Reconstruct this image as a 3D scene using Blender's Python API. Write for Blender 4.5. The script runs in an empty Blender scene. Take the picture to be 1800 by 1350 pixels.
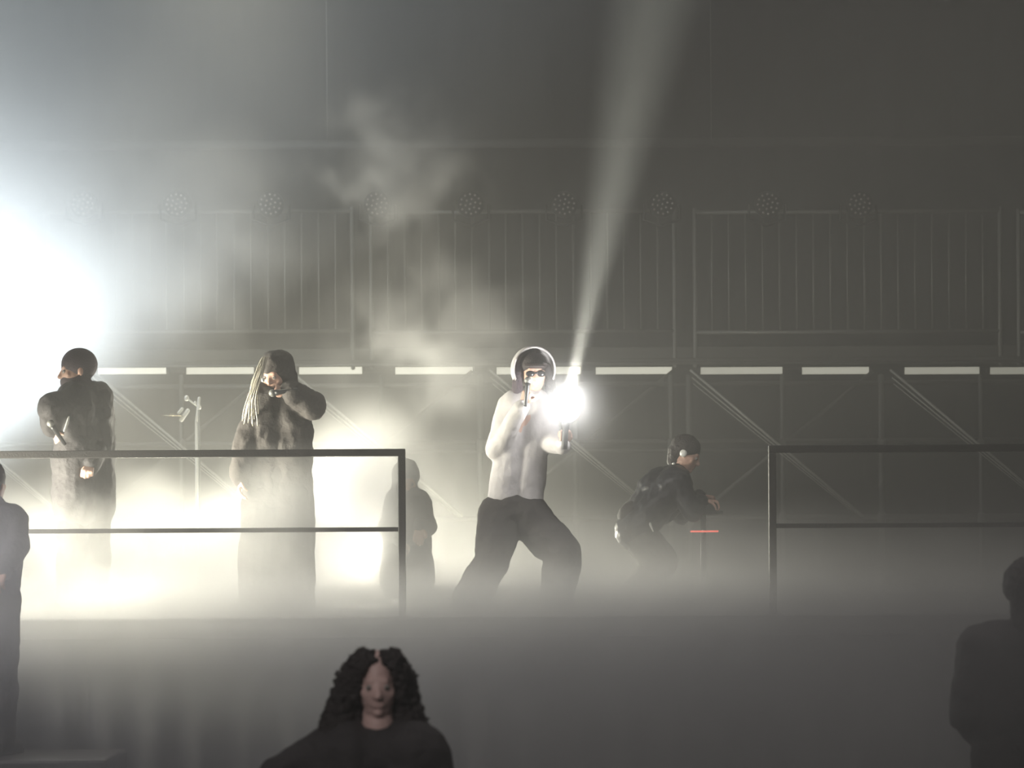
import bpy, bmesh, math, random
from mathutils import Vector, Matrix, Euler
random.seed(7)
S = bpy.context.scene
COL = S.collection

# ------------------------------------------------------------------ camera
CAM_Z, F, HX, HY, ROLL = 2.0, 4050.0, 900.0, 960.0, math.radians(0.33)
cam_d = bpy.data.cameras.new('camera'); cam = bpy.data.objects.new('camera', cam_d); COL.objects.link(cam)
cam_d.sensor_width = 36; cam_d.lens = 36 * F / 1800; cam_d.shift_y = (HY - 675) / 1800
cam_d.clip_end = 200
cam.matrix_world = Matrix.Translation((0, 0, CAM_Z)) @ Matrix.Rotation(math.pi / 2, 4, 'X') @ Matrix.Rotation(-ROLL, 4, 'Z')
cam_d.dof.use_dof = True; cam_d.dof.focus_distance = 15.0; cam_d.dof.aperture_fstop = 2.4
S.camera = cam

def P(px, py, d):
    """the world point that stands at depth d behind the pixel (px, py)"""
    x, y = (px - HX) / F, (HY - py) / F
    c, s = math.cos(-ROLL), math.sin(-ROLL)
    return Vector(((x * c - y * s) * d, d, CAM_Z + (x * s + y * c) * d))

# ------------------------------------------------------------------ world, exposure, lights
S.view_settings.view_transform = 'Standard'; S.view_settings.look = 'None'
S.view_settings.gamma = 1; S.view_settings.use_curve_mapping = False
S.view_settings.exposure = 0.0
W = bpy.data.worlds.new('night_sky'); S.world = W; W.use_nodes = True
W.node_tree.nodes['Background'].inputs[0].default_value = (0.92, 0.90, 0.86, 1)
W.node_tree.nodes['Background'].inputs[1].default_value = 0.076
cy = S.cycles
cy.use_denoising = True
try: cy.denoiser = 'OPENIMAGEDENOISE'; cy.denoising_input_passes = 'RGB_ALBEDO_NORMAL'
except Exception: pass
cy.volume_bounces = 0; cy.max_bounces = 3; cy.volume_step_rate = 1.5; cy.volume_max_steps = 96
cy.sample_clamp_indirect = 4.0; cy.adaptive_threshold = 0.04

def light(name, kind, loc, aim, energy, color, **kw):
    d = bpy.data.lights.new(name, kind); d.energy = energy; d.color = color
    for k, v in kw.items(): setattr(d, k, v)
    o = bpy.data.objects.new(name, d); COL.objects.link(o); o.location = loc
    if aim is not None: o.rotation_euler = (Vector(aim) - Vector(loc)).to_track_quat('-Z', 'Y').to_euler()
    return o
COLD, WARM = (0.86, 0.955, 1.0), (1.0, 0.96, 0.78)
# cold wash light standing at stage right, outside the left edge of the frame
light('cold_wash_light', 'SPOT', P(-330, 1060, 16.4), P(-10, 260, 16.5), 12500, COLD, spot_size=math.radians(78), spot_blend=.8, shadow_soft_size=.3)
# warm lights in the smoke: back blinders, plus added side, top and upward fills
light('warm_side_light', 'AREA', P(-360, 925, 14.05), P(600, 940, 14.5), 240, WARM, shape='RECTANGLE', size=1.2, size_y=0.5, spread=math.radians(80))  # fill added to light the low smoke evenly from the side
light('warm_blinder_light', 'AREA', P(480, 1010, 18.1), P(520, 930, 15.5), 190, WARM, shape='RECTANGLE', size=3.6, size_y=0.3, spread=math.radians(130))
light('warm_corner_light', 'AREA', P(640, 985, 17.9), P(610, 850, 14.5), 170, WARM, shape='DISK', size=.9, spread=math.radians(140))
light('warm_wisp_fill', 'SPOT', P(640, 1040, 17.8), P(740, 330, 16.9), 750, WARM, spot_size=math.radians(34), spot_blend=1.0, shadow_soft_size=.3)  # added to pick out the smoke wisps from below
light('warm_top_light', 'SPOT', P(400, -700, 18.0), P(400, 900, 16.0), 2600, WARM, spot_size=math.radians(30), spot_blend=0.9, shadow_soft_size=0.5)  # fill added to light the smoke from above
light('pit_side_fill', 'AREA', (-6.2, 11.6, 4.2), (-3.2, 12.6, 2.0), 42, (.97, .95, 1.0), shape='DISK', size=.8, spread=math.radians(50))  # fill added to brighten the figure and smoke at the pit's left
# soft fill added high above the pit to lift its haze
light('pit_haze_fill', 'AREA', (1.5, 10.5, 7.5), (1.3, 12.0, 0.0), 54, (1.0, .93, .89), shape='DISK', size=4, spread=math.radians(100))
light('face_fill', 'AREA', (-2.5, 3.5, 4.2), (-.5, 8.4, 1.5), 7, (1.0, .93, .9), shape='DISK', size=1.2, spread=math.radians(50))  # weak fill added to brighten the woman's face
# the hand lamp: see make_hand_lamp

# ------------------------------------------------------------------ materials
def nodes(m): m.use_nodes = True; nt = m.node_tree; return nt, nt.nodes, nt.links
def mat(name, col, rough=0.6, metal=0.0, bump=0.0, bscale=30.0, var=0.12, emit=None, estr=0.0, spec=0.5):
    m = bpy.data.materials.new(name); nt, N, L = nodes(m); b = N['Principled BSDF']
    b.inputs['Roughness'].default_value = rough; b.inputs['Metallic'].default_value = metal
    b.inputs['Specular IOR Level'].default_value = spec
    tc = N.new('ShaderNodeTexCoord'); nz = N.new('ShaderNodeTexNoise'); nz.inputs['Scale'].default_value = bscale; nz.inputs['Detail'].default_value = 3
    L.new(tc.outputs['Object'], nz.inputs['Vector'])
    mx = N.new('ShaderNodeMix'); mx.data_type = 'RGBA'
    mx.inputs['A'].default_value = (*[c * (1 - var) for c in col], 1); mx.inputs['B'].default_value = (*[min(1, c * (1 + var)) for c in col], 1)
    L.new(nz.outputs['Fac'], mx.inputs['Factor']); L.new(mx.outputs['Result'], b.inputs['Base Color'])
    if bump:
        bp = N.new('ShaderNodeBump'); bp.inputs['Strength'].default_value = bump; bp.inputs['Distance'].default_value = 0.01
        L.new(nz.outputs['Fac'], bp.inputs['Height']); L.new(bp.outputs['Normal'], b.inputs['Normal'])
    if emit: b.inputs['Emission Color'].default_value = (*emit, 1); b.inputs['Emission Strength'].default_value = estr
    return m
M = dict(
    rail=mat('black_painted_steel', (0.02, 0.018, 0.018), .45, .2, .3, 90),
    alu=mat('weathered_aluminium', (0.30, 0.30, 0.28), .5, .5, .1, 20),
    steel=mat('bright_steel', (0.85, 0.85, 0.8), .35, .25),
    galv=mat('galvanised_steel', (0.2, 0.2, 0.19), .55, .4, .1, 40),
    plank=mat('scaffold_plank', (0.12, 0.12, 0.105), .8, 0, .4, 12),
    drape=mat('black_drape', (0.016, 0.016, 0.016), .95, 0, .6, 3),
    deck=mat('black_stage_deck', (0.02, 0.019, 0.018), .95, 0, .2, 12),
    ground=mat('asphalt', (0.04, 0.04, 0.04), .9, 0, .5, 60),
    coat=mat('charcoal_coat_cloth', (0.035, 0.031, 0.033), .8, 0, .5, 45),
    coat2=mat('grey_brown_coat_cloth', (0.05, 0.043, 0.04), .85, 0, .5, 60),
    shiny=mat('black_quilted_nylon', (0.016, 0.015, 0.02), .38, 0, .5, 25),
    hood=mat('plum_grey_knit', (0.075, 0.06, 0.07), .95, 0, .6, 160),
    white=mat('white_cotton', (0.45, 0.43, 0.43), .85, 0, .5, 30),
    pants=mat('dark_grey_baggy_cloth', (0.033, 0.029, 0.028), .9, 0, .6, 30),
    skin=mat('skin', (0.50, 0.31, 0.24), .5, 0, .1, 90, .06),
    pale=mat('pale_skin', (0.62, 0.43, 0.39), .5, 0, .1, 90, .06),
    dhair=mat('dark_brown_hair', (0.018, 0.012, 0.012), .6, 0, .8, 120),
    lhair=mat('pale_blond_hair', (0.6, 0.56, 0.46), .3, 0, .4, 150),
    eye=mat('eye_white', (0.3, 0.27, 0.25), .3), pupil=mat('dark_iris', (0.02, 0.012, 0.01), .15),
    glass=mat('dark_lens', (0.01, 0.01, 0.012), .08), shoe=mat('black_leather', (0.015, 0.014, 0.014), .4, 0, .2, 60),
    black=mat('black_plastic', (0.02, 0.02, 0.022), .4), lens=mat('clear_led_lens', (0.75, 0.68, 0.66), .25, .3),
    brass=mat('cymbal_brass', (0.7, 0.62, 0.42), .2, 1.0),
)

# ------------------------------------------------------------------ mesh helpers
def frame(f, up=Vector((0, 0, 1))):
    f = Vector(f).normalized()
    if abs(f.dot(up)) > .98: up = Vector((0, 1, 0))
    r = f.cross(up).normalized(); u = r.cross(f).normalized()
    return r, f, u
def cap(bm, a, b, ra, rb=None, seg=14, flat=1.0, nrm=None):
    """tapered capsule from a to b; flat < 1 squeezes it along nrm"""
    rb = ra if rb is None else rb
    a, b = Vector(a), Vector(b); ax = b - a; L = ax.length
    if L < 1e-6: ax = Vector((0, 0, 1)); L = 1e-6
    ax = ax.normalized()
    n = Vector(nrm) if nrm is not None else (Vector((0, 0, 1)) if abs(ax.z) < .9 else Vector((0, 1, 0)))
    v = (n - ax * n.dot(ax)).normalized(); u = ax.cross(v)
    rings = []
    for k in range(1, 5): t = math.pi / 2 * k / 4.5; rings.append((a - ax * ra * math.cos(t), ra * math.sin(t)))
    for k in range(4, 0, -1): t = math.pi / 2 * k / 4.5; rings.append((b + ax * rb * math.cos(t), rb * math.sin(t)))
    vs = [[bm.verts.new(c + (u * math.cos(q) + v * flat * math.sin(q)) * r) for q in [2 * math.pi * i / seg for i in range(seg)]] for c, r in rings]
    for A, B in zip(vs, vs[1:]):
        for i in range(seg): bm.faces.new((A[i], A[(i + 1) % seg], B[(i + 1) % seg], B[i]))
    bm.faces.new(vs[0][::-1]); bm.faces.new(vs[-1])
def ell(bm, c, rad, R=None):
    M_ = Matrix.Translation(Vector(c)) @ (R.to_4x4() if R else Matrix()) @ Matrix.Diagonal((*rad, 1))
    bmesh.ops.create_uvsphere(bm, u_segments=18, v_segments=12, radius=1, matrix=M_)
def chain(bm, pts, rs, **k):
    for (a, b, ra, rb) in zip(pts, pts[1:], rs, rs[1:]): cap(bm, a, b, ra, rb, **k)
def box(bm, c, size, R=None):
    M_ = Matrix.Translation(Vector(c)) @ (R.to_4x4() if R else Matrix()) @ Matrix.Diagonal((*size, 1))
    bmesh.ops.create_cube(bm, size=1, matrix=M_)
def tube(bm, a, b, r, seg=12):
    a, b = Vector(a), Vector(b); r_, f, u = frame(b - a)
    va = [bm.verts.new(a + (r_ * math.cos(q) + u * math.sin(q)) * r) for q in [2 * math.pi * i / seg for i in range(seg)]]
    vb = [bm.verts.new(b + (r_ * math.cos(q) + u * math.sin(q)) * r) for q in [2 * math.pi * i / seg for i in range(seg)]]
    for i in range(seg): bm.faces.new((va[i], va[(i + 1) % seg], vb[(i + 1) % seg], vb[i]))
    bm.faces.new(va[::-1]); bm.faces.new(vb)
def lathe(bm, base, axis, prof, seg=24):
    """prof: list of (distance along axis, radius)"""
    base = Vector(base); r_, f, u = frame(axis)
    vs = [[bm.verts.new(base + f * h + (r_ * math.cos(q) + u * math.sin(q)) * max(r, 1e-4)) for q in [2 * math.pi * i / seg for i in range(seg)]] for h, r in prof]
    for A, B in zip(vs, vs[1:]):
        for i in range(seg): bm.faces.new((A[i], A[(i + 1) % seg], B[(i + 1) % seg], B[i]))
    bm.faces.new(vs[0][::-1]); bm.faces.new(vs[-1])
def obj(name, bm, m, parent=None, smooth=True, voxel=None, sm=0, disp=None, bevel=None):
    bmesh.ops.recalc_face_normals(bm, faces=bm.faces)
    me = bpy.data.meshes.new(name); bm.to_mesh(me); bm.free(); me.materials.append(m)
    if smooth: me.polygons.foreach_set('use_smooth', [True] * len(me.polygons))
    o = bpy.data.objects.new(name, me); COL.objects.link(o)
    if parent is not None:
        o.parent = parent; q = parent; off = Vector()
        while q is not None: off += q.location; q = q.parent
        me.transform(Matrix.Translation(-off))
    if bevel: b = o.modifiers.new('bevel', 'BEVEL'); b.width = bevel; b.segments = 2; b.limit_method = 'ANGLE'
    if voxel:
        r = o.modifiers.new('remesh', 'REMESH'); r.mode = 'VOXEL'; r.voxel_size = voxel; r.use_smooth_shade = True
        if sm: s = o.modifiers.new('smooth', 'SMOOTH'); s.factor = .5; s.iterations = sm
        if disp:
            t = bpy.data.textures.new(name + '_folds', 'CLOUDS'); t.noise_scale = disp[0]; t.noise_depth = 2
            d = o.modifiers.new('folds', 'DISPLACE'); d.texture = t; d.strength = disp[1]; d.mid_level = .5; d.texture_coords = 'LOCAL'
    return o
def tag(o, label=None, cat=None, group=None, kind=None):
    for k, v in (('label', label), ('category', cat), ('group', group), ('kind', kind)):
        if v: o[k] = v
    return o
def empty(name, loc):
    o = bpy.data.objects.new(name, None); COL.objects.link(o); o.location = loc; o.empty_display_size = .1; return o
def copy_tree(o, parent=None):
    c = o.copy(); COL.objects.link(c)
    if parent is not None: c.parent = parent
    for ch in list(o.children): copy_tree(ch, c)
    return c

# ------------------------------------------------------------------ setting
FLOOR_Z = 1.56
bm = bmesh.new(); box(bm, (0, 12, -.05), (40, 36, .1)); tag(obj('floor', bm, M['ground'], smooth=False), kind='structure')
bm = bmesh.new(); box(bm, (0, 17.6, FLOOR_Z - .06), (24, 6.8, .12)); tag(obj('trim_stage_deck', bm, M['deck'], smooth=False, bevel=.01), kind='structure')
bm = bmesh.new()                                        # pleated black skirt under the stage edge
n = 400
top = [bm.verts.new((-12 + 24 * i / n, 14.26 + .035 * math.sin(i * 1.3) + .015 * math.sin(i * .37), FLOOR_Z - .12)) for i in range(n + 1)]
bot = [bm.verts.new((-12 + 24 * i / n, 14.26 + .05 * math.sin(i * 1.3) + .015 * math.sin(i * .37), 0.0)) for i in range(n + 1)]
for i in range(n): bm.faces.new((top[i], top[i + 1], bot[i + 1], bot[i]))
o = obj('wall_stage_front', bm, M['drape']); tag(o, kind='structure')
o.modifiers.new('cloth', 'SOLIDIFY').thickness = .01
bm = bmesh.new()
top = [bm.verts.new((-14 + 28 * i / n, 21.4 + .06 * math.sin(i * 1.1), 9.5)) for i in range(n + 1)]
bot = [bm.verts.new((-14 + 28 * i / n, 21.4 + .06 * math.sin(i * 1.1), 0.0)) for i in range(n + 1)]
for i in range(n): bm.faces.new((top[i], top[i + 1], bot[i + 1], bot[i]))
o = obj('wall_back', bm, M['drape']); tag(o, kind='structure')
o.modifiers.new('cloth', 'SOLIDIFY').thickness = .02

# ------------------------------------------------------------------ stage railings
def railing(label, x_end, x_far, y_top, side):
    d = 14.32; a = P(x_end, y_top, d); zt = a.z; xe = a.x
    xf = P(x_far, y_top, d).x; s = 1 if xf > xe else -1
    root = empty('stage_railing', (xe, d, FLOOR_Z)); tag(root, label, 'railing', 'railings along the front of the stage')
    w = .046
    bm = bmesh.new(); box(bm, ((xe + xf) / 2, d, zt - w / 2), (abs(xf - xe) + w, w, w)); obj('top_rail', bm, M['rail'], root, False, bevel=.004)
    zm = zt - .50
    bm = bmesh.new(); box(bm, ((xe + xf) / 2, d, zm), (abs(xf - xe) - w, .028, .028)); obj('middle_rail', bm, M['rail'], root, False, bevel=.003)
    for x in (xe, xf):
        bm = bmesh.new(); box(bm, (x, d, (zt - w + FLOOR_Z) / 2), (w, w, zt - w - FLOOR_Z)); p = obj('post', bm, M['rail'], root, False, bevel=.004)
        bm = bmesh.new(); box(bm, (x, d, FLOOR_Z + .005), (.11, .1, .01)); obj('base_plate', bm, M['rail'], p, False)
    return root
railing('black square-tube railing at the stage edge before the two hooded performers', 706, -330, 789, 'l')
railing('black square-tube railing at the stage edge right of the crouching performer', 1357, 2350, 783, 'r')

# ------------------------------------------------------------------ scaffold behind the stage
DS = 19.5
def SP(px, py, dd=0.0): return P(px, py, DS + dd)
sc = empty('scaffold_stand', (0, DS, FLOOR_Z)); tag(sc, 'tube scaffold with crossed diagonal braces carrying the long deck behind the performers', 'scaffold')
for px in (-210, 144, 320, 496, 672, 845, 1012, 1181, 1212, 1376, 1550, 1725, 1902):
    a = SP(px, 912); bm = bmesh.new(); r = .024 if px in (845, 1181, 1212, 496, 1550) else .018
    cap(bm, (a.x, DS, FLOOR_Z), (a.x, DS, SP(px, 662).z), r, seg=12)
    for zz in (SP(px, 912).z, SP(px, 783).z): cap(bm, (a.x, DS, zz - .03), (a.x, DS, zz + .03), r + .014, seg=12)
    obj('standard', bm, M['galv'], sc)
for py, r in ((676, .02), (777, .018), (793, .014), (912, .022)):
    a, b = SP(-380, py + 6), SP(2080, py - 6); z = SP(900, py).z
    bm = bmesh.new(); tube(bm, (a.x, DS + .03, z), (b.x, DS + .03, z), r); obj('ledger', bm, M['galv'], sc)
for x0 in (-190, 160, 508, 860, 1213, 1565):
    for k, (off, r) in enumerate(((0, .010), (15, .006), (27, .004))):
        a = SP(x0 + off * .2, 650 + off * .9, -.08); b = SP(x0 + 305 - off * .3, 908 - off * .0 , -.08)
        bm = bmesh.new(); tube(bm, a, b, r); obj('diagonal_brace', bm, M['steel'], sc)
    a = SP(x0 - 30, 652, .1); b = SP(x0 - 340, 906, .1)
    bm = bmesh.new(); tube(bm, a, b, .016); obj('cross_brace', bm, M['galv'], sc)
bm = bmesh.new(); a, b = SP(-420, 612), SP(2120, 612); z0, z1 = SP(900, 639).z, SP(900, 612).z
box(bm, ((a.x + b.x) / 2, DS + .35, z0 + .012), (b.x - a.x, .8, .045)); obj('deck_planks', bm, M['plank'], sc, False, bevel=.004)
bm = bmesh.new(); box(bm, ((a.x + b.x) / 2, DS - .02, (z0 + z1) / 2), (b.x - a.x, .03, z1 - z0)); obj('toe_board', bm, M['plank'], sc, False, bevel=.004)
bm = bmesh.new(); tube(bm, (a.x, DS - .06, SP(900, 641).z), (b.x, DS - .06, SP(900, 641).z), .012); obj('edge_rail', bm, M['alu'], sc)

places = ['at the far left in the cold smoke', 'above the braided performer', 'above the lamp holder', 'above the crouching performer', 'cut by the right edge']
def guardrail(x0, x1, where):
    d = DS - .03; A, B = P(x0, 375, d), P(x1, 375, d); zt = P((x0 + x1) / 2, 372, d).z; zb = P((x0 + x1) / 2, 583, d).z; zl = P(900, 645, d).z
    g = empty('guardrail_panel', ((A.x + B.x) / 2, d, zl)); tag(g, 'grey guardrail panel with upright bars, ' + where, 'guardrail', 'guardrail panels on the scaffold deck')
    for zz in (zt, zb):
        bm = bmesh.new(); tube(bm, (A.x, d, zz), (B.x, d, zz), .017); obj('rail', bm, M['alu'], g)
    for x in (A.x, B.x):
        bm = bmesh.new(); cap(bm, (x, d, zl), (x, d, zt + .02), .019, seg=12); obj('post', bm, M['alu'], g)
    n_ = 18
    for i in range(1, n_):
        x = A.x + (B.x - A.x) * i / n_
        bm = bmesh.new(); tube(bm, (x, d, zb), (x, d, zt), .0085, 8); obj('upright_bar', bm, M['alu'], g)
for (x0, x1), w_ in zip(((-485, 48), (84, 619), (652, 1185), (1221, 1757), (1790, 2325)), places): guardrail(x0, x1, w_)

# horizontal tube high behind the scaffold, two thin hanging cables
bm = bmesh.new(); a, b = P(-200, 258, 20.4), P(2000, 245, 20.4)
tube(bm, (a.x, 20.4, P(900, 252, 20.4).z), (b.x, 20.4, P(900, 252, 20.4).z), .04, 20)
bt = obj('truss_tube', bm, M['galv']); tag(bt, 'long grey horizontal tube running high across the dark backdrop', 'beam')
for px, lb in ((575, 'thin faint cable hanging above the braided performer, left of the lamp beam'), (1250, 'thin pale cable hanging just right of the lamp beam')):
    bm = bmesh.new(); a = P(px, 205, 20.3); tube(bm, (a.x, 20.3, P(px, 252, 20.4).z), (a.x, 20.3, 9.0), .005, 8)
    tag(obj('hanging_cable', bm, M['alu']), lb, 'cable', 'cables hanging behind the scaffold')

# glowing strips added for the light showing through the gap under the deck
def gap_strip(x0, x1, e, where):
    d = DS + .12; a, b = P(x0, 651, d), P(x1, 651, d); z = P((x0 + x1) / 2, 651.5, d).z
    m = mat('warm_batten_diffuser', (.8, .8, .7), .5, emit=(1.0, .98, .80), estr=e)
    t = empty('gap_glow_strip', ((a.x + b.x) / 2, d, z)); tag(t, 'glowing strip for light through the deck gap, ' + where, 'light', 'glowing strips for light through the deck gap')
    bm = bmesh.new(); box(bm, ((a.x + b.x) / 2, d, z), (b.x - a.x, .04, .058)); obj('glow_bar', bm, m, t, False, bevel=.008)
    bm = bmesh.new(); box(bm, ((a.x + b.x) / 2, d + .04, z + .012), (b.x - a.x + .02, .05, .05)); obj('housing', bm, M['black'], t, False, bevel=.004)
    for x in (a.x, b.x):
        bm = bmesh.new(); box(bm, (x, d, z), (.012, .055, .066)); obj('strip_end', bm, M['black'], t, False, bevel=.003)
for a in ((20, 140, 1.6, 'leftmost, dissolved in the cold smoke'), (172, 294, 1.5, 'right of the leftmost performer\'s head'), (327, 448, 1.1, 'left of the braided performer\'s head'),
          (525, 638, 1.1, 'right of the braided performer\'s head'), (694, 832, 1.1, 'between the braided performer and the lamp holder'), (872, 1022, 1.0, 'behind the lamp holder\'s head'),
          (1046, 1182, .85, 'just right of the lamp beam'), (1230, 1376, .55, 'just right of the double scaffold post'), (1408, 1528, .55, 'second from the right'),
          (1588, 1722, .45, 'last whole one')): gap_strip(*a)
gap_strip(1738, 1880, .35, 'cut by the right edge')

# LED wash lights along the guardrail
def led_light(px, where, first=[None]):
    c = P(px, 358, DS - .3)
    lb = 'round multi-lens light at the guardrail top, ' + where
    if first[0] is None:
        t = empty('wash_light', c); first[0] = t
        bm = bmesh.new(); lathe(bm, c + Vector((0, .02, 0)), (0, 1, 0), [(0, .108), (.03, .112), (.12, .10), (.2, .07), (.22, .02)], 28); obj('housing', bm, M['drape'], t)
        lm = None
        for rr, n_ in ((0, 1), (.042, 6), (.082, 12)):
            for i in range(n_):
                q = 2 * math.pi * i / n_ + rr * 7; v = Vector((rr * math.cos(q), .014, rr * math.sin(q)))
                if lm is None:
                    bm = bmesh.new(); ell(bm, c + v, (.0095, .0095, .0095)); lm = obj('lens', bm, M['lens'], t)
                else:
                    lo = lm.copy(); COL.objects.link(lo); lo.location = v - Vector((0, .014, 0))
        bm = bmesh.new()
        chain(bm, [c + Vector((-.15, .1, 0)), c + Vector((-.15, .1, -.12)), c + Vector((0, .1, -.17)), c + Vector((.15, .1, -.12)), c + Vector((.15, .1, 0))], [.01] * 5, seg=8)
        obj('yoke', bm, M['black'], t)
    else:
        t = copy_tree(first[0]); t.location = c
    tag(t, lb, 'stage light', 'round multi lens lights along the guardrail')
for px, w_ in ((145, 'leftmost, in the cold smoke'), (310, 'second from the left'), (475, 'above the braided performer'), (662, 'beside the post between the two left panels'), (827, 'left of the lamp holder'),
              (992, 'left of the lamp beam'), (1165, 'right of the lamp beam'), (1350, 'in the left third of the right panel'), (1512, 'rightmost')): led_light(px, w_)

# ------------------------------------------------------------------ people
def hand(bm, w, f, n, size=1.0, curl=.5, side=1):
    """palm from the wrist w towards f, n = direction the palm faces, five bent fingers; side = which side the thumb leaves"""
    f = Vector(f).normalized(); n = Vector(n); n = (n - f * n.dot(f)).normalized(); t = f.cross(n) * side
    s = size
    for k in range(4):
        o_ = t * (.030 - .020 * k) * s
        cap(bm, w + o_ * .6 + f * .012 * s, w + o_ + f * .082 * s, .014 * s, .0125 * s, seg=10)
    for k, (ln, base) in enumerate(((.072, .084), (.082, .088), (.076, .086), (.058, .078))):
        p = w + t * (.033 - .0215 * k) * s + f * base * s; a = curl * .55; pts = [p]
        for j, fr in enumerate((.45, .32, .23)):
            a += curl * (.75 + .08 * k); q = f * math.cos(a) + n * math.sin(a); p = p + q * ln * fr * s; pts.append(p)
        chain(bm, pts, [.0100 * s, .0092 * s, .0083 * s, .0072 * s], seg=8)
    p0 = w + t * .022 * s + f * .022 * s; p1 = p0 + (t * .7 + f * .6 + n * .25).normalized() * .04 * s
    p2 = p1 + (f * .8 + n * (.3 + curl * .6) + t * .1).normalized() * .032 * s; p3 = p2 + (f * .5 + n * (.5 + curl) - t * .3).normalized() * .024 * s
    chain(bm, [p0, p1, p2, p3], [.014 * s, .0115 * s, .010 * s, .0085 * s], seg=8)

def head(bm, c, f, up=(0, 0, 1), s=1.0):
    """c = centre of the skull, f = where the face looks; returns the eye spots"""
    r, f, u = frame(f, Vector(up)); R = Matrix((r, f, u)).transposed()
    T = lambda x, y, z: Vector(c) + (r * x + f * y + u * z) * s
    ell(bm, T(0, -.012, .022), (.075 * s, .094 * s, .092 * s), R)
    ell(bm, T(0, .028, -.03), (.066 * s, .072 * s, .088 * s), R)
    cap(bm, T(-.020, .046, -.088), T(.020, .046, -.088), .027 * s)
    ell(bm, T(0, .074, -.1), (.02 * s, .018 * s, .016 * s), R)
    cap(bm, T(-.03, .078, .016), T(.03, .078, .016), .013 * s)
    cap(bm, T(0, .085, .008), T(0, .108, -.036), .008 * s, .014 * s)
    for q in (-1, 1):
        ell(bm, T(q * .012, .098, -.038), (.009 * s, .010 * s, .008 * s), R)
        ell(bm, T(q * .040, .064, -.03), (.023 * s, .019 * s, .024 * s), R)
        cap(bm, T(q * .044, .012, -.066), T(q * .022, .05, -.088), .021 * s)
        ell(bm, T(q * .077, -.004, -.012), (.008 * s, .018 * s, .031 * s), R)
    cap(bm, T(-.018, .091, -.064), T(.018, .091, -.064), .006 * s); cap(bm, T(-.015, .089, -.075), T(.015, .089, -.075), .007 * s)
    return T, R, (T(-.031, .083, -.008), T(.031, .083, -.008))

def person(name, label, J, face, up=(0, 0, 1), skin='skin', hs=1.0, group=None, hands=((.7, 1), (.7, -1)), base=None, palms=None, hdirs=None):
    """J: joints head, neck, sl, sr, el, er, wl, wr, hl, hr, kl, kr, al, ar as world points (l = left in the picture)"""
    base = base or Vector(((J['al'].x + J['ar'].x) / 2, (J['al'].y + J['ar'].y) / 2, min(J['al'].z, J['ar'].z) - .08))
    root = empty('person', base); tag(root, label, 'person', group)
    bm = bmesh.new()
    T, R, eyes = head(bm, J['head'], face, up, hs)
    cap(bm, T(0, -.02, -.06), J['neck'], .054, .06)
    sc_, hc = (J['sl'] + J['sr']) / 2, (J['hl'] + J['hr']) / 2
    cap(bm, J['sl'], J['sr'], .055); cap(bm, J['neck'], sc_, .06, .07)
    for s_, h_ in (('sl', 'hl'), ('sr', 'hr')): cap(bm, J[s_].lerp(sc_, .42), J[h_].lerp(hc, .3), .10, .095)
    cap(bm, J['hl'], J['hr'], .095)
    for q in 'lr':
        chain(bm, [J['s' + q], J['e' + q], J['w' + q]], [.052, .042, .028])
        chain(bm, [J['h' + q], J['k' + q], J['a' + q]], [.088, .058, .038])
    for i, q in enumerate('lr'):
        d = (hdirs or {}).get(q) or (J['w' + q] - J['e' + q]).normalized()
        pn = Vector((palms or {}).get(q, (0, 1, 0)))
        hand(bm, J['w' + q] + Vector(d).normalized() * .015, d, pn, 1.0, hands[i][0], hands[i][1])
    body = obj('body', bm, M[skin], root, voxel=.0068, sm=2)
    for e in eyes:
        bm = bmesh.new(); ell(bm, e, (.0125 * hs,) * 3); eo = obj('eye', bm, M['eye'], root)
        f = Vector(face).normalized(); bm = bmesh.new(); ell(bm, e + f * .0085 * hs, (.006, .006, .006)); obj('iris', bm, M['pupil'], eo)
    for q in 'lr':
        a = J['a' + q]; f = Vector((face[0], face[1], 0)).normalized(); bm = bmesh.new()
        z = a.z - .045; g = Vector((a.x, a.y, z))
        cap(bm, a + Vector((0, 0, .03)), a - Vector((0, 0, .02)), .052); chain(bm, [g - f * .05, g + f * .06, g + f * .17], [.042, .045, .033])
        box(bm, g + f * .055 + Vector((0, 0, -.03)), (.085, .26, .025), Matrix((f.cross(Vector((0, 0, 1))), f, Vector((0, 0, 1)))).transposed())
        obj('shoe', bm, M['shoe'], root, voxel=.008, sm=2)
    return root, T, R, J
def jacket(root, J, m, name='jacket', arm=(.085, .075, .055), torso=.15, hem=None, voxel=.012, fold=(.10, .03), extra=None, hemr=None, hood=None, sm=3):
    bm = bmesh.new(); sc_, hc = (J['sl'] + J['sr']) / 2, (J['hl'] + J['hr']) / 2
    cap(bm, J['sl'], J['sr'], arm[0]); cap(bm, J['neck'] + Vector((0, 0, -.01)), sc_, .085, .11)
    for s_, h_ in (('sl', 'hl'), ('sr', 'hr')):
        top, bot = J[s_].lerp(sc_, .35), J[h_].lerp(hc, .15)
        chain(bm, [top, bot], [torso * .88, torso])
        if hem: cap(bm, bot, bot + Vector(hem), torso, hemr or torso * 1.02)
    for q in 'lr':
        chain(bm, [J['s' + q], J['e' + q], J['w' + q]], list(arm))
        w, e = J['w' + q], J['e' + q]; d = (w - e).normalized(); cap(bm, w - d * .05, w - d * .01, arm[2] * 1.06)
    if extra: extra(bm)
    return obj(name, bm, m, root, voxel=voxel, sm=sm, disp=fold)
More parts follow.
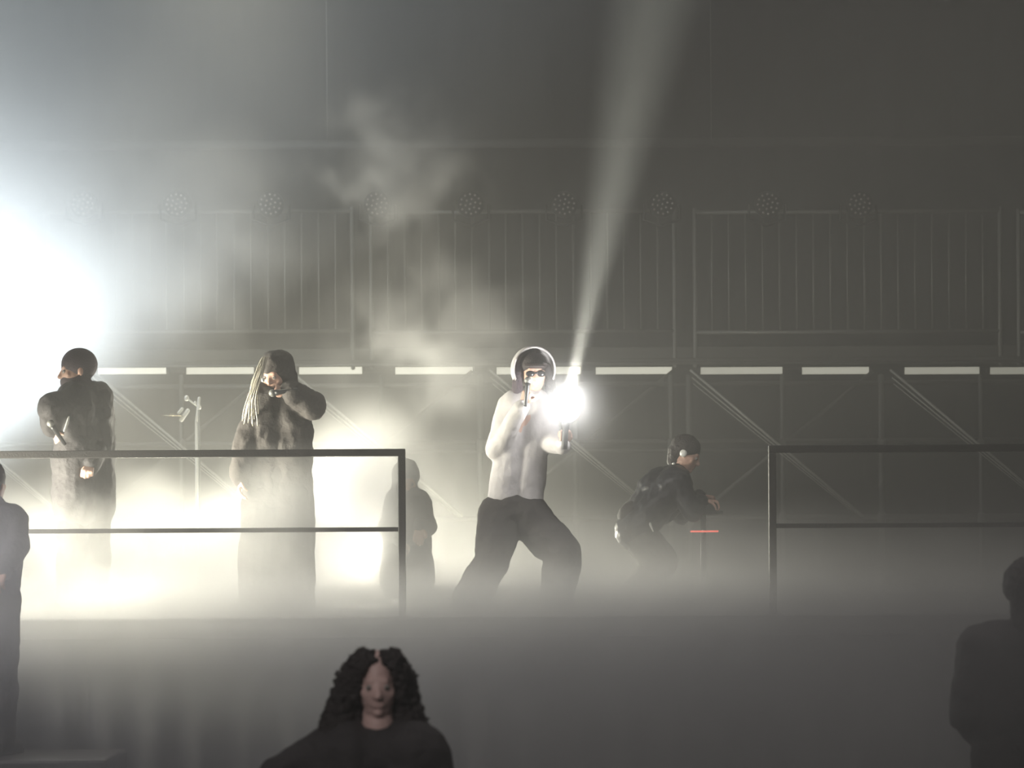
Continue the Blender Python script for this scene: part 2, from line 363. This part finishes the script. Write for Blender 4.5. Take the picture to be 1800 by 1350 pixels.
def trousers(root, J, m, r=(.13, .11, .10), voxel=.012, fold=(.13, .035), up=.1):
    bm = bmesh.new(); cap(bm, J['hl'], J['hr'], r[0])
    hc = (J['hl'] + J['hr']) / 2; cap(bm, J['hl'].lerp(hc, .5) + Vector((0, 0, up)), J['hr'].lerp(hc, .5) + Vector((0, 0, up)), r[0] * .98)
    for q in 'lr': chain(bm, [J['h' + q], J['k' + q], J['a' + q] + Vector((0, 0, .01))], list(r))
    return obj('trousers', bm, m, root, voxel=voxel, sm=2, disp=fold)
def microphone(c, d, label, group='hand microphones'):
    d = Vector(d).normalized(); t = empty('microphone', c); tag(t, label, 'microphone', group)
    bm = bmesh.new(); lathe(bm, c - d * .09, d, [(0, .009), (.005, .012), (.13, .016), (.15, .02)]); obj('handle', bm, M['black'], t)
    bm = bmesh.new(); ell(bm, c + d * .078, (.025, .025, .025)); obj('grille', bm, M['galv'], t)
    return t
def j(d, **k): return {n: P(v[0], v[1], d + (v[2] if len(v) > 2 else 0)) for n, v in k.items()}

# --- leftmost performer: knitted balaclava, bulky dark coat
J = j(15.2, head=(136, 650), neck=(146, 692, .03), sl=(124, 706, -.12), sr=(172, 704, .12), el=(92, 716, -.22), er=(180, 775, .1), wl=(92, 752, -.16), wr=(160, 815, -.14),
      hl=(128, 860, -.08), hr=(166, 860, .08), kl=(126, 965, -.06), kr=(168, 965, .06), al=(122, 1058), ar=(172, 1058, .05))
root, T, R, J1 = person('person', 'person in plum grey balaclava and bulky dark coat, leftmost of the performers', J, (-.93, -.36, -.08), hs=1.12,
                        hands=((1.2, 1), (1.0, -1)), palms={'l': (.6, .4, .2)}, hdirs={'l': (.35, -.1, -.8)}, group=None)
bm = bmesh.new(); ell(bm, T(0, -.015, .03), (.098, .122, .112), R); cap(bm, T(0, .02, -.08), T(0, -.02, -.12), .085, .09)
ell(bm, T(0, .055, -.07), (.07, .06, .06), R)
o = obj('balaclava', bm, M['hood'], root, voxel=.01, sm=4)
def ex(bm): cap(bm, J1['neck'] + Vector((.03, .07, .0)), J1['neck'] + Vector((.12, .05, -.05)), .085, .07); cap(bm, J1['neck'] + Vector((-.06, -.05, -.03)), J1['neck'] + Vector((.06, .05, -.01)), .09)
jacket(root, J1, M['coat'], 'coat', arm=(.10, .095, .065), torso=.155, hem=(0, 0, -.12), hemr=.15, extra=ex, fold=(.12, .045))
bm = bmesh.new(); chain(bm, [P(121, 733, 14.98), P(118, 745, 14.97), P(113, 757, 14.97)], [.006, .010, .007]); obj('zip_pull', bm, M['steel'], root)
trousers(root, J1, M['pants'], (.12, .10, .085))
microphone(P(101, 762, 14.93), (-.3, -.2, .5), 'dark hand microphone held by the leftmost performer in the balaclava')

# --- second performer: hood over long pale strands, arm raised to the mouth
J = j(15.0, head=(484, 656), neck=(492, 696, .03), sl=(458, 712), sr=(524, 704, .02), el=(434, 782, -.06), er=(548, 712, -.12), wl=(424, 838, -.12), wr=(512, 690, -.2),
      hl=(465, 862), hr=(512, 862), kl=(456, 960), kr=(518, 960, .02), al=(452, 1058), ar=(522, 1058, .02))
root, T, R, J2 = person('person', 'person with long pale braids hanging out of a dark hood, one elbow raised', J, (-.35, -.9, -.32), hs=1.02,
                        hands=((.5, 1), (1.3, -1)), palms={'l': (1, .2, 0), 'r': (-.2, .6, -.5)}, hdirs={'r': (-.85, -.1, .15)})
def hoodx(bm):
    ell(bm, T(0, -.03, .03), (.12, .12, .125), R); ell(bm, T(0, -.06, -.06), (.125, .09, .13), R)
    chain(bm, [T(-.08, .03, -.10), T(-.1, .02, -.18)], [.05, .06]); chain(bm, [T(.08, .03, -.10), T(.12, .02, -.18)], [.06, .08])
    cap(bm, J2['neck'] + Vector((.05, 0, -.02)), J2['er'].lerp(J2['sr'], .5), .10, .09)
jacket(root, J2, M['coat2'], 'hooded_coat', arm=(.10, .095, .075), torso=.16, hem=(0, 0, -.04), hemr=.15, extra=hoodx, fold=(.10, .045))
random.seed(3)
for k in range(14):                                      # braided strands
    x0, x1 = 462 + random.uniform(-3, 9), 427 + k * 2.0; bm = bmesh.new(); pts, rs = [], []
    ph, am, ln = random.uniform(0, 6), random.uniform(1, 2.2), random.uniform(95, 122)
    for i in range(19):
        t = i / 18; q = P(x0 + (x1 - x0) * t ** 1.2 - 7 * math.sin(t * 3.1) + am * math.sin(ph + t * 9), 628 + ln * t, 14.85 - .09 * math.sin(t * 3.1) + .012 * (k % 4))
        pts.append(q); rs.append((.0065 if i % 2 else .0042) * (1 - .3 * t))
    chain(bm, pts, rs, seg=8); obj('braid', bm, M['lhair'], root)
trousers(root, J2, M['pants'], (.145, .135, .13))
microphone(P(500, 688, 14.75), (-.8, .1, -.1), 'dark hand microphone at the mouth of the braided performer')
bm = bmesh.new(); c = P(462, 668, 14.83); ell(bm, c, (.012, .01, .014)); obj('earring', bm, M['steel'], root)

# --- third performer: white hooded top, dark cap, baggy trousers, lamp in the hand
J = j(14.9, head=(938, 654), neck=(934, 694, .03), sl=(894, 712, .02), sr=(956, 712, .02), el=(874, 792, -.02), er=(968, 778, -.02), wl=(917, 716, -.22), wr=(990, 786, -.22),
      hl=(880, 905), hr=(925, 905, .02), kl=(866, 985, -.1), kr=(990, 975, -.15), al=(822, 1058, 0), ar=(978, 1058, .12))
root, T, R, J3 = person('person', 'person in white hooded top and dark baggy trousers holding the glaring lamp', J, (.12, -.95, -.1), hs=1.05,
                        hands=((1.2, -1), (1.1, -1)), palms={'l': (.6, .5, .1), 'r': (-.3, .8, .3)}, hdirs={'l': (.35, -.1, .9), 'r': (.15, -.2, .95)})
def hood3(bm):
    pass
jacket(root, J3, M['white'], 'long_shirt', arm=(.078, .078, .052), torso=.118, hem=(0, 0, -.0), hemr=.13, fold=(.16, .03))
bm = bmesh.new(); n_ = 26                                 # open hood: a shell around the skull, open towards the face
ring = []
for i in range(n_):
    q = math.radians(-40) + math.radians(260) * i / (n_ - 1)
    ring.append(q)
rows = []
for y, k in ((.035, 1.0), (0, 1.04), (-.05, 1.03), (-.10, .86), (-.135, .45), (-.145, .05)):
    rows.append([bm.verts.new(T(.122 * k * math.cos(q), y, .015 + .132 * k * math.sin(q))) for q in ring])
for A, B in zip(rows, rows[1:]):
    for i in range(n_ - 1): bm.faces.new((A[i], A[i + 1], B[i + 1], B[i]))
o = obj('hood', bm, M['white'], root); m_ = o.modifiers.new('cloth', 'SOLIDIFY'); m_.thickness = .012; m_.offset = 1
for q in (-1, 1):                                         # long hair falling both sides of the face
    bm = bmesh.new(); chain(bm, [T(q * .082, -.0, .03), T(q * .10, .01, -.06), T(q * .105, .02, -.16), T(q * .085, .03, -.24)], [.028, .036, .04, .02]); obj('hair', bm, M['dhair'] if q < 0 else M['hood'], root, voxel=.008, sm=1, disp=(.02, .02))
bm = bmesh.new(); ell(bm, T(0, -.012, .045), (.089, .105, .085), R); o = obj('cap', bm, M['dhair'], root)
bm = bmesh.new(); cap(bm, T(-.05, .085, .05), T(.05, .085, .05), .03, flat=.25, nrm=tuple(R @ Vector((0, -.3, 1)))); cap(bm, T(-.03, .13, .035), T(.03, .13, .035), .03, flat=.25, nrm=tuple(R @ Vector((0, -.3, 1)))); obj('brim', bm, M['dhair'], o, voxel=.006, sm=1)
bm = bmesh.new()
for q in (-1, 1): ell(bm, T(q * .034, .098, -.008), (.03, .012, .02), R)
cap(bm, T(-.01, .104, -.004), T(.01, .104, -.004), .005); obj('sunglasses', bm, M['glass'], root)
trousers(root, J3, M['pants'], (.15, .125, .115), fold=(.16, .05), up=.02)
microphone(P(926, 690, 14.62), (.1, .1, .9), 'dark hand microphone at the mouth of the performer in white')

# the hand lamp, a bright head on a short handle
LC = P(995, 722, 14.62); LD = (P(1150, -20, 14.9) - LC).normalized()
t = empty('hand_lamp', P(991, 778, 14.66)); tag(t, 'glaring white hand lamp held by the person in white, throwing a beam upward', 'lamp')
LB = P(992, 776, 14.63)
bm = bmesh.new(); lathe(bm, LB - Vector((0, 0, .05)), LC - LB, [(0, .014), (.01, .019), (.12, .019), (.13, .024), (.17, .026)]); obj('handle', bm, M['black'], t)
ld = (Vector((0, -.75, .1)) + LD * .5).normalized()
bm = bmesh.new(); lathe(bm, LC + Vector((0, .05, 0)) - ld * .05, ld, [(0, .02), (.02, .06), (.075, .088), (.085, .09)]); lh = obj('lamp_head', bm, M['black'], t)
EM = mat('white_hot_lamp', (1, 1, 1), .5, emit=(1, 1, 1), estr=7)
bm = bmesh.new(); ell(bm, LC + Vector((0, .05, 0)) + ld * .035, (.096, .096, .096)); obj('bulb_lens', bm, EM, t)
light('hand_lamp_glow', 'POINT', LC + ld * .12, None, 34, (1, .99, .96), shadow_soft_size=.04)
light('hand_lamp_beam', 'AREA', LC + LD * .12, P(1150, -20, 14.9), 26, (1, 1, .88), shape='DISK', size=.07, spread=math.radians(16))

# --- fourth performer: crouched over a small unit on a stand
J = j(15.8, head=(1206, 797), neck=(1192, 826, .02), sl=(1168, 850, .14), sr=(1190, 848, -.14), el=(1196, 905, .14), er=(1216, 900, -.16), wl=(1228, 872, .08), wr=(1234, 880, -.1),
      hl=(1116, 930, .07), hr=(1116, 935, -.09), kl=(1165, 985, .12), kr=(1160, 995, -.12), al=(1108, 1050, .1), ar=(1112, 1054, -.1))
root, T, R, J4 = person('person', 'person in shiny black padded jacket crouching forward over a small unit on a stand', J, (.9, -.25, -.42), up=(.4, 0, 1), hs=1.0,
                        hands=((.8, 1), (.8, -1)), palms={'l': (.2, .1, -1), 'r': (.2, 0, -1)}, hdirs={'l': (1, -.1, -.1), 'r': (1, .1, -.1)})
bm = bmesh.new(); ell(bm, T(0, -.02, .035), (.086, .108, .095), R); cap(bm, T(0, -.06, -.02), T(0, -.05, -.08), .07, .055); obj('hair', bm, M['dhair'], root, voxel=.008, sm=1, disp=(.03, .012))
bm = bmesh.new()
ell(bm, T(.088, -.0, -.012), (.012, .026, .026), R); ell(bm, T(-.088, 0, -.012), (.012, .026, .026), R); obj('ear_glint', bm, M['steel'], root)  # steel discs added for the glint at the ear
def ex4(bm): ell(bm, P(1160, 872, 15.8), (.17, .16, .20)); cap(bm, P(1150, 880, 15.8), P(1120, 925, 15.8), .16, .13)
jacket(root, J4, M['shiny'], 'padded_jacket', arm=(.085, .07, .05), torso=.14, extra=ex4, fold=(.08, .03))
bm = bmesh.new(); chain(bm, [P(1138, 908, 15.62), P(1142, 920, 15.60), P(1148, 934, 15.6)], [.005, .01, .004]); obj('jacket_glint', bm, M['steel'], root)  # steel sliver standing in for a streak of glint on the jacket
bm = bmesh.new(); ell(bm, P(1184, 815, 15.66), (.012, .01, .008)); obj('collar_glint', bm, M['steel'], root)  # steel bead standing in for a glint near the collar
trousers(root, J4, M['pants'], (.12, .11, .09))

# small black unit on a tripod stand, red light bar
c = P(1236, 893, 15.8); t = empty('control_unit', c); tag(t, 'small black control unit on a stand under the hands of the crouching performer', 'equipment')
bm = bmesh.new(); box(bm, c, (.17, .26, .045)); obj('casing', bm, M['black'], t, False, bevel=.008)
for i in range(3):
    for k in range(3):
        bm = bmesh.new(); lathe(bm, c + Vector((-.05 + .05 * i, -.08 + .08 * k, .0225)), (0, 0, 1), [(0, .012), (.016, .010)], 12); obj('knob', bm, M['galv'], t)
t = empty('keyboard_stand', Vector((c.x, c.y, FLOOR_Z))); tag(t, 'dark stand with a red light bar carrying the small black control unit', 'stand')
zt = c.z - .0225
bm = bmesh.new(); box(bm, (c.x, c.y, zt - .012), (.24, .3, .024)); obj('tray', bm, M['rail'], t, False, bevel=.004)
bm = bmesh.new(); tube(bm, (c.x, c.y, FLOOR_Z + .08), (c.x, c.y, zt - .024), .02); obj('column', bm, M['rail'], t)
for i in range(3):
    q = math.radians(90 + 120 * i); bm = bmesh.new(); cap(bm, (c.x, c.y, FLOOR_Z + .12), (c.x + .25 * math.cos(q), c.y + .25 * math.sin(q), FLOOR_Z + .012), .012); obj('leg', bm, M['rail'], t)
RED = mat('red_led_bar', (.8, .1, .08), .4, emit=(1, .18, .12), estr=1.1)
zr = P(1240, 934, 15.6).z; bm = bmesh.new(); box(bm, (P(1240, 934, 15.6).x, c.y - .12, zr), (.19, .02, .012)); lb = obj('light_bar', bm, RED, t, False, bevel=.003)
bm = bmesh.new(); box(bm, (c.x, c.y - .055, zr), (.02, .13, .02)); obj('bracket', bm, M['rail'], lb, False)

# --- fifth: kneeling figure lost in the smoke behind the railing post
J = j(16.8, head=(714, 842), neck=(718, 866), sl=(694, 884, .05), sr=(740, 884, -.05), el=(680, 930, 0), er=(752, 926, -.1), wl=(704, 950, -.2), wr=(738, 922, -.28),
      hl=(700, 968), hr=(732, 968), kl=(690, 1020, -.3), kr=(742, 1020, -.3), al=(700, 1040, .12), ar=(734, 1040, .12))
root, T, R, J5 = person('person', 'dark hooded person kneeling in thick smoke behind the end post of the left railing', J, (.2, -.9, -.4), group=None,
                        hands=((.5, 1), (.4, -1)), palms={'r': (0, -1, 0), 'l': (0, -.6, -.6)}, hdirs={'r': (-.1, -.1, -1)})
def ex5(bm): ell(bm, T(0, -.03, .02), (.105, .115, .12), R); ell(bm, T(0, -.04, -.09), (.10, .09, .1), R)
jacket(root, J5, M['coat'], 'hooded_jacket', arm=(.08, .07, .05), torso=.13, extra=ex5)
trousers(root, J5, M['pants'], (.12, .10, .08))

# cymbal stand and microphone stand half seen behind the railing
c = P(322, 728, 17.4); t = empty('cymbal_stand', Vector((c.x + .1, c.y, FLOOR_Z))); tag(t, 'cymbal stand with boom arm glinting in smoke between the two left performers', 'stand')
bx = c.x + .1
bm = bmesh.new(); tube(bm, (bx, c.y, FLOOR_Z + .3), (bx, c.y, c.z - .06), .012); obj('column', bm, M['steel'], t)
for i in range(3):
    q = math.radians(30 + 120 * i); bm = bmesh.new(); chain(bm, [(bx, c.y, FLOOR_Z + .32), (bx + .3 * math.cos(q), c.y + .3 * math.sin(q), FLOOR_Z + .01)], [.01, .012]); obj('leg', bm, M['steel'], t)
bm = bmesh.new(); cap(bm, P(319, 738, 17.4), P(330, 722, 17.4), .017); cap(bm, P(314, 726, 17.38), P(320, 719, 17.38), .012); obj('clamp', bm, M['steel'], t)
bm = bmesh.new(); cap(bm, (bx, c.y, c.z - .06), P(350, 700, 17.4), .012); obj('boom_arm', bm, M['steel'], t)
bm = bmesh.new(); cc = P(303, 729.5, 17.35); lathe(bm, cc - Vector((0, 0, .008)), (.02, 0, 1), [(0, .085), (.003, .082), (.008, .03), (.02, .02), (.022, .0)], 40); obj('cymbal', bm, M['brass'], t)
c = P(350, 716, 17.2); t = empty('microphone_stand', Vector((c.x, c.y, FLOOR_Z))); tag(t, 'thin microphone stand with shiny clips just right of the cymbal stand', 'stand')
bm = bmesh.new(); tube(bm, (c.x, c.y, FLOOR_Z + .02), (c.x, c.y, c.z), .008); obj('pole', bm, M['galv'], t)
bm = bmesh.new(); lathe(bm, (c.x, c.y, FLOOR_Z), (0, 0, 1), [(0, .13), (.015, .12), (.025, .02)], 28); obj('base', bm, M['rail'], t)
bm = bmesh.new(); ell(bm, c, (.016, .016, .02)); obj('clip', bm, M['steel'], t)
bm = bmesh.new(); cap(bm, c, P(328, 700, 17.2), .007); ell(bm, P(328, 700, 17.2), (.018, .018, .022)); ell(bm, P(343, 708, 17.18), (.011, .011, .014)); obj('boom_arm', bm, M['steel'], t)

# --- figures in the pit in front of the stage
bm = bmesh.new(); zs = .80; xx = P(-40, 1000, 13.4).x; box(bm, (xx, 13.45, zs / 2), (1.6, .7, zs)); o = obj('pit_riser', bm, M['rail'], None, False, bevel=.02); tag(o, 'black box riser in the pit under the figure at the left edge', 'riser')
J = {k: P(v[0], v[1], 13.4 + (v[2] if len(v) > 2 else 0)) for k, v in dict(head=(-17, 848), neck=(-15, 888), sl=(-58, 914), sr=(26, 914), el=(-82, 965, -.05), er=(30, 962, -.06), wl=(-50, 1010, -.25), wr=(6, 1004, -.25),
      hl=(-45, 1050), hr=(2, 1050)).items()}
for q in 'lr':
    h = J['h' + q]; J['k' + q] = Vector((h.x, h.y, (h.z + zs) / 2 + .02)); J['a' + q] = Vector((h.x, h.y, zs + .09))
root, T, R, J6 = person('person', 'dark figure at the left edge standing in the pit before the stage railing', J, (.3, .9, .1), hands=((.6, 1), (.6, -1)), palms={'l': (0, 0, -1), 'r': (0, 0, -1)})
bm = bmesh.new(); ell(bm, T(0, -.015, .03), (.092, .115, .105), R); cap(bm, T(0, -.05, -.04), T(0, -.03, -.10), .075, .06); obj('hair', bm, M['dhair'], root, voxel=.008, sm=1, disp=(.03, .012))
jacket(root, J6, M['coat'], 'jacket', arm=(.085, .075, .055), torso=.125); trousers(root, J6, M['pants'], (.12, .10, .08))

def standing(d, hx, hy, sh, label, face, hs=1.0, hipw=.11, dz=0):
    H = P(hx, hy, d); g = 0.0
    J = dict(head=H, neck=H + Vector((0, 0, -.155)), sl=H + Vector((-sh, 0, -.26)), sr=H + Vector((sh, 0, -.26)))
    hip = (H.z - .26) * .56
    for q, s in (('l', -1), ('r', 1)):
        J['e' + q] = H + Vector((s * (sh + .06), -.02, -.54)); J['w' + q] = H + Vector((s * sh * .75, -.18 * (1 if face[1] < 0 else -1), -.68))
        J['h' + q] = Vector((H.x + s * hipw, d, hip)); J['k' + q] = Vector((H.x + s * hipw, d, hip * .53)); J['a' + q] = Vector((H.x + s * hipw, d, .09))
    return person('person', label, J, face, hs=hs, skin='pale', palms={'l': (1, 0, 0), 'r': (-1, 0, 0)}, hands=((.4, -1 if face[1] > 0 else 1), (.4, 1 if face[1] > 0 else -1)))
root, T, R, J7 = standing(8.4, 664, 1198, .17, 'woman with a pale face and dark frizzy parted hair in the foreground crowd', (.06, -.98, -.12))
bm = bmesh.new()                                          # frizzy hair: two lobes with a parting
for s, w_ in ((1, 1.12), (-1, .90)):
    chain(bm, [T(s * .026, .02, .098), T(s * .070, .015, .075), T(s * .098 * w_, .0, .01), T(s * .115 * w_, -.01, -.08), T(s * .14 * w_, -.0, -.17), T(s * .17 * w_, .02, -.24)], [.020, .032, .042, .052, .06, .05])
    chain(bm, [T(s * .052, -.05, .07), T(s * .07, -.06, .0), T(s * .08, -.06, -.15)], [.045, .07, .08])
    chain(bm, [T(s * .020, .052, .092), T(s * .058, .066, .066), T(s * .076, .055, .025), T(s * .088, .045, -.05)], [.014, .020, .022, .026])
obj('hair', bm, M['dhair'], root, voxel=.007, sm=0, disp=(.014, .05))
def ex7(bm): cap(bm, T(.15, 0, -.24), T(.36, .02, -.34), .09, .08); cap(bm, T(.34, .02, -.34), T(.44, .02, -.46), .08, .07)
J7['neck'] = J7['neck'] - Vector((0, 0, .055)); jacket(root, J7, M['coat'], 'coat', arm=(.10, .085, .06), torso=.14, hem=(0, 0, -.3), extra=ex7)
trousers(root, J7, M['pants'], (.11, .09, .08))
root, T, R, J8 = standing(10.0, 1806, 1034, .20, 'tall dark figure from behind at the right edge of the crowd', (0, 1, .05), hs=1.05)
bm = bmesh.new(); ell(bm, T(0, -.02, .02), (.11, .13, .115), R); cap(bm, T(0, -.05, -.03), T(0, -.04, -.13), .09, .08); obj('hair', bm, M['dhair'], root, voxel=.009, sm=1, disp=(.04, .03))
jacket(root, J8, M['coat'], 'jacket', arm=(.11, .09, .06), torso=.15, hem=(0, 0, -.15)); trousers(root, J8, M['pants'], (.12, .10, .08))

# ------------------------------------------------------------------ haze
def haze_mat(name, dens, col=(1, 1, 1), g=0.2):
    m = bpy.data.materials.new(name); nt, N, L = nodes(m); N.remove(N['Principled BSDF'])
    v = N.new('ShaderNodeVolumeScatter'); v.inputs['Color'].default_value = (*col, 1); v.inputs['Density'].default_value = dens; v.inputs['Anisotropy'].default_value = g
    L.new(v.outputs[0], N['Material Output'].inputs['Volume']); return m, nt, N, L, v
m, *_ = haze_mat('thin_haze', .022, (.97, .97, .95), .25)
bm = bmesh.new(); box(bm, (0, 10.2, 5.0), (26, 22, 10.0)); tag(obj('haze', bm, m, smooth=False), 'thin grey haze hanging over stage and pit', 'haze', kind='stuff')
def cloud(label, c, rad, dens, col=(1, 1, 1), nscale=.8, amp=1.2, soft=.9, g=.3, rot=None, bias=0.0):
    """a puff of smoke: density falls off towards the ellipsoid's skin and is torn by noise"""
    m, nt, N, L, v = haze_mat('smoke', dens, col, g)
    tc = N.new('ShaderNodeTexCoord'); ln = N.new('ShaderNodeVectorMath'); ln.operation = 'LENGTH'; L.new(tc.outputs['Object'], ln.inputs[0])
    mr = N.new('ShaderNodeMapRange'); mr.inputs['From Min'].default_value = 1.0; mr.inputs['From Max'].default_value = 1 - soft; mr.inputs['To Min'].default_value = 0; mr.inputs['To Max'].default_value = 1
    L.new(ln.outputs['Value'], mr.inputs['Value'])
    sv = N.new('ShaderNodeVectorMath'); sv.operation = 'MULTIPLY_ADD'; sv.inputs[1].default_value = rad; sv.inputs[2].default_value = c; L.new(tc.outputs['Object'], sv.inputs[0])
    nz = N.new('ShaderNodeTexNoise'); nz.inputs['Scale'].default_value = nscale; nz.inputs['Detail'].default_value = 3.0; nz.inputs['Roughness'].default_value = .55
    nz.inputs['Distortion'].default_value = .0; L.new(sv.outputs[0], nz.inputs['Vector'])
    m1 = N.new('ShaderNodeMath'); m1.operation = 'SUBTRACT'; m1.inputs[1].default_value = .5 - bias; L.new(nz.outputs['Fac'], m1.inputs[0])
    m2 = N.new('ShaderNodeMath'); m2.operation = 'MULTIPLY_ADD'; m2.inputs[1].default_value = amp; L.new(m1.outputs[0], m2.inputs[0]); L.new(mr.outputs['Result'], m2.inputs[2])
    m2.use_clamp = True
    m3 = N.new('ShaderNodeMath'); m3.operation = 'MULTIPLY'; L.new(m2.outputs[0], m3.inputs[0]); L.new(mr.outputs['Result'], m3.inputs[1])
    m4 = N.new('ShaderNodeMath'); m4.operation = 'MULTIPLY'; m4.inputs[1].default_value = dens; L.new(m3.outputs[0], m4.inputs[0]); L.new(m4.outputs[0], v.inputs['Density'])
    bm = bmesh.new(); bmesh.ops.create_icosphere(bm, subdivisions=3, radius=1.0)
    o = obj('smoke_cloud', bm, m); o.location = c; o.scale = rad
    if rot: o.rotation_euler = rot
    tag(o, label, 'smoke', kind='stuff'); return o
m, *_ = haze_mat('back_haze', .13, (.97, .97, .95), .2)
bm = bmesh.new(); box(bm, (0, 18.9, 5.8), (25, 4.4, 8.2)); tag(obj('haze', bm, m, smooth=False), 'denser grey haze filling the back of the stage around the scaffold', 'haze', kind='stuff')
cloud('bright cold smoke bank at the left edge behind the leftmost performer', P(0, 450, 16.5), (2.1, 1.0, 2.1), 1.5, nscale=.6, amp=1.2)
cloud('warm white smoke rolling low around the two left performers', P(300, 1020, 15.6), (2.7, 1.7, .90), 3.6, (1, 1, .98), nscale=1.5, amp=1.9, bias=-.05)
cloud('warm smoke ball right of the braided performer', P(640, 870, 16.3), (.66, .9, .80), 4.0, (1, 1, .98), nscale=1.8, amp=1.5)
cloud('thin smoke wisp drifting above the lamp holder', P(790, 590, 16.6), (1.0, .6, .8), 2.2, nscale=2.4, amp=4.0, bias=-.06)
cloud('thin smoke wisp rising in front of the high tube', P(700, 290, 16.8), (.8, .6, .85), 2.4, nscale=2.6, amp=4.5, bias=-.06)
cloud('grey smoke puff over the guardrail at the left', P(330, 430, 16.6), (1.2, .7, 1.1), 1.3, nscale=1.4, amp=3.0)
cloud('grey smoke lying low on the right half of the stage', P(1150, 1060, 15.0), (4.6, 1.8, .8), .95, nscale=1.0, amp=.9)
cloud('low fog creeping along the stage edge around the feet', P(860, 1090, 14.45), (8.0, 1.0, .42), 5.0, nscale=1.6, amp=1.0, soft=.95)
cloud('smoke spilling over the stage edge into the pit', (0.2, 13.35, 1.4), (7.5, .85, .75), 1.9, nscale=1.2, amp=.7, soft=.95)
cloud('smoke puff before the hips of the braided performer', P(500, 925, 14.5), (.62, .42, .62), 4.5, (1, 1, .98), nscale=2.2, amp=.8)
cloud('thin smoke around the glaring hand lamp', P(985, 725, 14.5), (.45, .35, .45), .8, nscale=2, amp=.6)
cloud('pale smoke before the dark figure at the left edge', P(10, 1010, 12.6), (.9, .6, .8), 1.5, nscale=1.5, amp=.8)
cloud('smoke before the tall figure at the right edge', P(1780, 1130, 8.7), (1.2, .9, .8), .9, nscale=1.5, amp=.8)
cloud('dull smoke bank over the pit', (0.6, 10.5, .9), (8.5, 4.0, 1.6), .28, nscale=.8, amp=.9)
